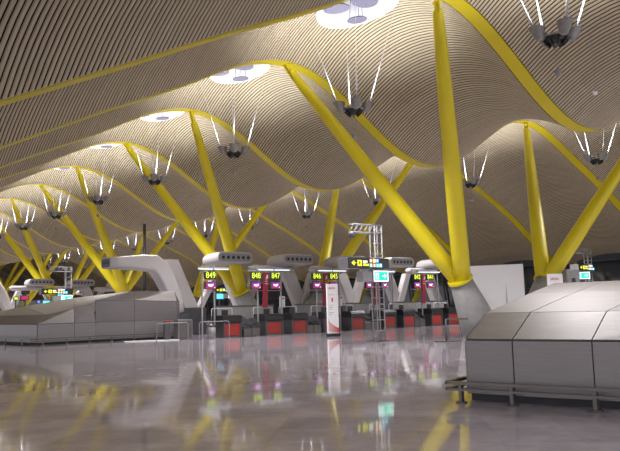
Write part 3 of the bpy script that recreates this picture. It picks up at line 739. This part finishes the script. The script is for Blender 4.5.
totem(tuple(floor_px(554.5, 273.8, 2.64).xy) + (0,), 'white banner stand with red print rising behind the right steel enclosure', rotz=-.35)

# ------------------------------------------------------------------ faceted steel enclosures
def facets(parent, quads, name='cladding', joint=.009):
    """each quad is a list of points; a slightly inset panel stands proud of a dark joint core"""
    for q in quads:
        P = [Vector(p) for p in q]; c = sum(P, Vector()) / len(P)
        n = (P[1] - P[0]).cross(P[-1] - P[0]).normalized()
        I = []
        for i in range(len(P)):
            a, b, d = P[i - 1], P[i], P[(i + 1) % len(P)]
            u = (a - b).normalized(); v = (d - b).normalized()
            s = max(.25, u.cross(v).length)
            I.append(b + (u + v) * (joint / s))
        mb = MB(); k = len(P)
        mb.loft([[tuple(p) for p in I], [tuple(p + n * .022) for p in I]], 0, False, True)
        mb.build('cladding_panel', M['steel'], parent)
def lerp(a, b, t): return tuple(a[i] + (b[i] - a[i]) * t for i in range(3))
def core(parent, quads):
    mb = MB()
    for q in quads: mb.add(q, [tuple(range(len(q)))])
    mb.build('core', M['seam'], parent)
# right enclosure ---------------------------------------------------
t = thing('steel_enclosure', 'large faceted grey steel enclosure in the right foreground', 'enclosure', (0, 0, 0), 'faceted steel enclosures')
def zpx(px, py, z):
    u = (px - 310) / FPX; v = -(py - 225.5) / FPX
    d = fw + Rr * u + Uu * v; return CAM + d * ((z - CAM.z) / d.z)
def extend(L, k=1.6): return L + [L[-1] + (L[-1] - L[-2]) * k]
r1 = extend([zpx(466, 340, .97), zpx(512.5, 340.6, .97), zpx(592, 341.2, .97)])
r0 = [Vector((p.x, p.y, .12)) for p in r1]
def along(B, px):
    """point on the horizontal line B + s*dA that appears at picture column px"""
    lo, hi = 0.0, 25.0
    for _ in range(50):
        m = (lo + hi) / 2; d = B + dA0 * m - CAM
        if 310 + FPX * d.dot(Rr) / d.dot(fw) < px: lo = m
        else: hi = m
    return B + dA0 * lo
dA0 = (r1[2] - r1[0]).normalized()
b2 = from_px(486, 314, 11.9); b3 = from_px(530.5, 294, 14.6); b4 = from_px(553.7, 284, 18.0)
r2 = extend([b2, along(b2, 531), along(b2, 607)])
r3 = extend([b3, along(b3, 576.7), along(b3, 655)])
r4 = extend([b4, along(b4, 603), along(b4, 690)], 1.2)
A0 = r0[0]; dA = (r0[2] - r0[0]).normalized(); LEN = (r0[3] - r0[0]).dot(dA)
nb = Vector((-dA.y, dA.x, 0)); nb = nb if nb.x > 0 else -nb                  # into the block
Q = []
for a, b in ((r0, r1), (r1, r2), (r2, r3), (r3, r4)):
    for i in range(3): Q.append([a[i], a[i + 1], b[i + 1], b[i]])
e0 = from_px(478, 360, 14.2); e0.z = .12; f0 = from_px(520, 340, 18.2); f0.z = .12
side = [[e0, r0[0], r1[0], Vector((e0.x, e0.y, 1.0))], [Vector((e0.x, e0.y, 1.0)), r1[0], r2[0], r3[0]], [f0, e0, Vector((e0.x, e0.y, 1.0)), Vector((f0.x, f0.y, 1.0))], [Vector((f0.x, f0.y, 1.0)), Vector((e0.x, e0.y, 1.0)), r3[0], r4[0]]]
bk0 = r4[0] + nb * 1.5; bk1 = r4[3] + nb * 1.5
back = [[r4[0], r4[3], Vector((bk1.x, bk1.y, .1)), Vector((bk0.x, bk0.y, .1))]]
g = lambda p: Vector((p.x, p.y, .12))
end = [[r0[3], Vector((bk1.x, bk1.y, .1)), r4[3], r3[3], r2[3], r1[3]]]
core(t, [[tuple(p) for p in q] for q in Q + side + back + end])
facets(t, Q + side)
k = MB(); k.add([tuple(p) for p in (r0[0] + nb * .12 + Vector((0, 0, -.12)), r0[3] + nb * .12 + Vector((0, 0, -.12)), r0[3] + nb * .12 + Vector((0, 0, .02)), r0[0] + nb * .12 + Vector((0, 0, .02)))], [(0, 1, 2, 3)])
k.add([tuple(p) for p in (f0 + Vector((0, 0, -.12)), r0[0] + nb * .12 + Vector((0, 0, -.12)), r0[0] + nb * .12 + Vector((0, 0, .02)), f0)], [(0, 1, 2, 3)])
k.build('recessed_plinth', M['seam'], t)
def guard_rail(pts, lab, posts):
    t = thing('guard_rail', lab, 'rail', (0, 0, 0), 'low guard rails round the steel enclosures')
    for z, w in ((.31, .05), (.21, .035)):
        mb = MB()
        for a, b in zip(pts[:-1], pts[1:]): mb.strut((a[0], a[1], z), (b[0], b[1], z), .075, w)
        for a in pts[1:-1]: mb.tube([(a[0], a[1], z - w / 2), (a[0], a[1], z + w / 2)], .04, 10)
        mb.build('rail_bar', M['steel_rail'], t)
    for p in posts:
        b = MB(); b.box(p[0] - .03, p[0] + .03, p[1] - .03, p[1] + .03, 0, .28); b.tube([(p[0], p[1], 0), (p[0], p[1], .025)], .09, 12); b.build('post', M['steel_rail'], t)
    return t
o = -nb * .27
g0 = A0 + o - dA * .24; g1 = A0 + o + dA * (LEN + .3); g2 = g0 + nb * 2.3
gp = [g2, g0, g1]
guard_rail([tuple(p) for p in gp], 'low steel double guard rail along the right foreground enclosure', [tuple(g0 + dA * q + nb * .02) for q in (.22, 1.05, 2.25, 3.45, 4.7)] + [tuple(g0 + nb * 1.6)])

# left enclosure ----------------------------------------------------
t = thing('steel_enclosure', 'faceted pale steel enclosure at the left, below the long pod arm', 'enclosure', (0, 0, 0), 'faceted steel enclosures')
def up(p, z): return Vector((p.x, p.y, z))
P0 = up(floor_px(37, 345.2), .1); P1 = up(floor_px(95.5, 341.8), .1); P2 = up(floor_px(178, 338.2), .1); PL_ = up(floor_px(-22, 342.2), .1)
dep = lambda p: (p - CAM).dot(fw)
T0 = from_px(47, 315.4, dep(P0) + .9); T1 = from_px(93, 303.6, dep(P1) + .05); T1b = from_px(95, 300.6, dep(P1) + .1); T2 = from_px(176.8, 301.4, dep(P2) + .05)
m01 = P0.lerp(P1, .62); tm = T0.lerp(T1, .58); m12 = P1.lerp(P2, .46); t12 = from_px(134.5, 300.6, dep(m12) + .05)
TL = from_px(-14, 316.4, dep(PL_) + .9)
Q = [[P0, m01, up(m01, 1.0), up(P0, 1.0)], [m01, P1, up(P1, 1.0), up(m01, 1.0)],
     [up(P0, 1.0), up(m01, 1.0), tm, T0], [up(m01, 1.0), up(P1, 1.0), T1, tm],
     [P1, m12, up(m12, 1.0), up(P1, 1.0)], [m12, P2, up(P2, 1.0), up(m12, 1.0)],
     [up(P1, 1.0), up(m12, 1.0), t12, T1b], [up(m12, 1.0), up(P2, 1.0), T2, t12],
     [PL_, P0, up(P0, 1.0), up(PL_, 1.0)], [up(PL_, 1.0), up(P0, 1.0), T0, TL]]
R1 = from_px(134, 291.2, dep(m12) + 1.4); R2 = from_px(174.5, 291.4, dep(P2) + .75); RL = from_px(-10, 313.5, dep(PL_) + 5); RM = from_px(76, 298, dep(P1) + 4.0); RN = from_px(22, 307, dep(P0) + 6.0)
P3 = P2 + (P2 - CAM).normalized() * .8 + Rr * .06
Q += [[T0, tm, RM, RN], [TL, T0, RN, RL], [tm, T1, R1, RM], [T1b, t12, R1], [t12, T2, R2, R1]]
Q += [[P2, up(P3, .1), up(P3, T2.z), T2]]
core(t, [[tuple(p) for p in q] for q in Q] + [[tuple(R2), tuple(up(P3, T2.z)), tuple(T2)]])
facets(t, Q, joint=.009)
k = MB(); kz = [up(p, 0) for p in (PL_ + Vector((.15, .1, 0)), P0 + Vector((.15, .12, 0)), P1 + Vector((0, .15, 0)), P2 + Vector((-.05, .15, 0)))]
for a, b in zip(kz[:-1], kz[1:]): k.add([tuple(a), tuple(b), tuple(up(b, .11)), tuple(up(a, .11))], [(0, 1, 2, 3)])
k.build('recessed_plinth', M['seam'], t)
gl = [PL_ + Vector((-.5, -.3, 0)), P0 + Vector((-.45, -.5, 0)), P1 + Vector((.05, -.55, 0)), P2 + Vector((.25, -.5, 0))]
ps = []
for a, b, n in ((gl[0], gl[1], 4), (gl[1], gl[2], 3), (gl[2], gl[3], 4)):
    for i in range(n): ps.append(lerp(a, b, (i + .5) / n))
guard_rail([tuple(p) for p in gl], 'low steel guard rail along the left enclosure', ps)
mb = MB(); mb.box(-1.35, 1.35, -.35, .35, 0, .035, 0, .01)  # pale slab that paints a bright reflection onto the floor
o = tag(mb.build('floor_reflection', M['white_paint'], loc=(-2.7, 17.2, 0)), 'long flat white slab painting a floor reflection before the left steel enclosure', 'painted reflection'); o.rotation_euler = (0, 0, -.35)
mb = MB(); mb.tube([(0, 0, 0), (0, 0, 7.2)], .10, 10)
t = thing('lighting_pole', 'thin dark pole rising above the long white pod arm', 'pole', (1.2, 26.5, 0)); mb.build('shaft', M['black'], t)
mb = MB(); mb.tube([(0, 0, 0), (0, 0, .06)], .28, 14); mb.build('foot', M['dark_steel'], t)

# ------------------------------------------------------------------ things beyond the right enclosure
t = thing('hoarding', 'tall white hoarding standing behind the nearest concrete pier', 'hoarding', (9.43, 5.15, 0), rotz=-1.03)
b = MB(); b.box(-1.4, 1.4, -.04, .04, 0, 3.3); b.build('panel', M['white_paint'], t)
for x in (-1.2, .0, 1.2):
    b = MB(); b.box(x - .05, x + .05, .04, .9, 0, .06); b.strut((x, .06, 2.4), (x, .85, .05), .06, .06); b.build('brace', M['grey_trim'], t)
bp = mat('beige_wedge', (.55, .52, .48), .6)
for x, z0, z1, w in ((-.95, 0, 2.55, .05), (.55, 0.2, 2.45, .13)):  # narrow beige wedges laid on the panel face
    q = MB(); q.prism([(x - w, z0), (x + w, z0), (x + .02, z1)], 'y', -.048, -.041); q.build('pointed_shape', bp, t)
t = thing('information_pillar', 'grey information pillar with dark slots right of the white board', 'pillar', (13.4, 3.4, 0), rotz=-.5)
b = MB(); b.box(-.36, .36, -.2, .2, 0, 3.05, 0, .03); p = b.build('body', M['kiosk'], t)
for x, z, w, h in ((.0, 2.5, .10, .10), (-.15, 2.1, .07, .05), (.15, 2.1, .05, .05), (-.12, 1.8, .06, .08), (.12, 1.8, .06, .08)):
    b = MB(); b.box(x - w, x + w, -.21, -.2, z - h, z + h); b.build('dark_slot', M['black'], p)
# far masts with their signs
def set_far(x, y, rz, names, z=3.25, ex=-.23, er=None):
    mast((x, y, 0), names[0], rz)
    c, s = math.cos(rz), math.sin(rz)
    def w(dx, dy, z): return (x + dx * c - dy * s, y + dx * s + dy * c, z)
    direction_sign(w(-.93, -.18, z), names[1], rz); exit_sign(w(ex, -.31, z - .525), names[2], rz if er is None else er)
def set_far_px(px, py, d, rz, names, **kw):
    p = from_px(px, py, d); c, sn = math.cos(rz), math.sin(rz)
    set_far(p.x + .93 * c - .18 * sn, p.y + .93 * sn + .18 * c, rz, names, p.z, **kw)
set_far_px(583.5, 267.8, 45, .0, ('truss mast at the right, behind the foreground enclosure', 'small lit direction sign at the far right above the enclosure', 'pale green exit sign at the far right above the enclosure'), ex=-1.35, er=-.75)
set_far_px(56, 291.5, 50, 0, ('far truss mast at the left among distant screens', 'distant lit direction sign at the left, above pale screens', 'distant green exit sign at the left, over the enclosure'))
set_far_px(224, 290, 62, 0, ('far truss mast seen behind desk 849', 'distant lit direction sign seen below sign 849, right of its monitor', 'distant exit sign seen beside the column behind desk 849'))
def far_screen(x, y, z, w, h, m, lab, rz=0):
    t = thing('information_screen', lab, 'screen', (x, y, 0), 'distant information screens', rz)
    b = MB(); b.box(-w / 2 - .06, w / 2 + .06, -.08, .08, z - h / 2 - .06, z + h / 2 + .06, 0, .02); b.build('case', M['black'], t)
    b = MB(); b.box(-w / 2, w / 2, -.09, -.08, z - h / 2, z + h / 2); b.build('screen', m, t)
    b = MB(); b.box(-.05, .05, -.03, .03, 0, z - h / 2 - .05); b.build('post', M['dark_steel'], t)
def at_depth(px, py, d): return from_px(px, py, d)
for px, py, d, w, h, m, lab in ((54, 298, 58, .45, .36, M['s_white'], 'pale blue distant screen left of the bright cyan screen'), (61.5, 297, 57, .7, .5, M['s_cyan'], 'bright cyan distant screen at the left, nearer pair'), (68, 297.5, 57, .55, .45, M['s_cyan'], 'cyan distant screen rightmost at the left edge of the pole'),
        (46, 302, 56, .55, .2, M['s_cyan'], 'low cyan distant screen just over the left enclosure'), (38.5, 302, 56, .2, .2, M['s_blue'], 'tiny blue distant screen just over the left enclosure'), (24.5, 298, 55, .55, .28, M['screen_red'], 'pink distant screen at the left over the enclosure'), (15.8, 298.5, 56, .26, .18, M['digits'], 'small green distant number screen at the left edge'), (219.4, 296.3, 48, .55, .36, M['s_cyan'], 'cyan screen glimpsed right of the monitor under sign 849')):
    p = at_depth(px, py, d); far_screen(p.x, p.y, p.z, w, h, m, lab, -.6 if px > 500 else 0)
p = at_depth(25.5, 292.5, 56); far_screen(p.x, p.y, p.z, .55, .2, M['black'], 'dark unlit number screen above the pink screen at left')
# stand rail left of the pier
t = thing('queue_barrier', 'small steel queue barrier with flat base before the concrete pier', 'barrier', (3.35, 3.1, 0), rotz=-.7)
b = MB(); b.box(-.5, .5, -.25, .25, 0, .03, 0, .01); b.build('base', M['steel_rail'], t)
b = MB(); b.tube([(0, 0, .03), (0, 0, .9)], .03, 10); b.build('post', M['dark_steel'], t)
b = MB(); b.box(.0, .9, -.03, .03, .86, .93, 0, .01); b.build('top_rail', M['steel_rail'], t)

# ------------------------------------------------------------------ world
w = bpy.data.worlds.new('dusk'); S.world = w; w.use_nodes = True
bg = w.node_tree.nodes['Background']; bg.inputs['Color'].default_value = (0.80, 0.79, 0.86, 1); bg.inputs['Strength'].default_value = 0.95

# ceiling sensor under the slats at the upper right
p = at_depth(595, 92, 24.0)
t = thing('ceiling_sensor', 'tiny white sensor fixed under the brown slats at the upper right', 'sensor', (p.x, p.y, p.z))
b = MB(); b.tube([(0, 0, .0), (0, 0, 2.2)], .008, 6); b.build('stem', M['wire'], t)
b = MB(); b.tube([(0, 0, -.10), (0, 0, .0)], [.06, .09], 10); b.build('housing', M['white_paint'], t)
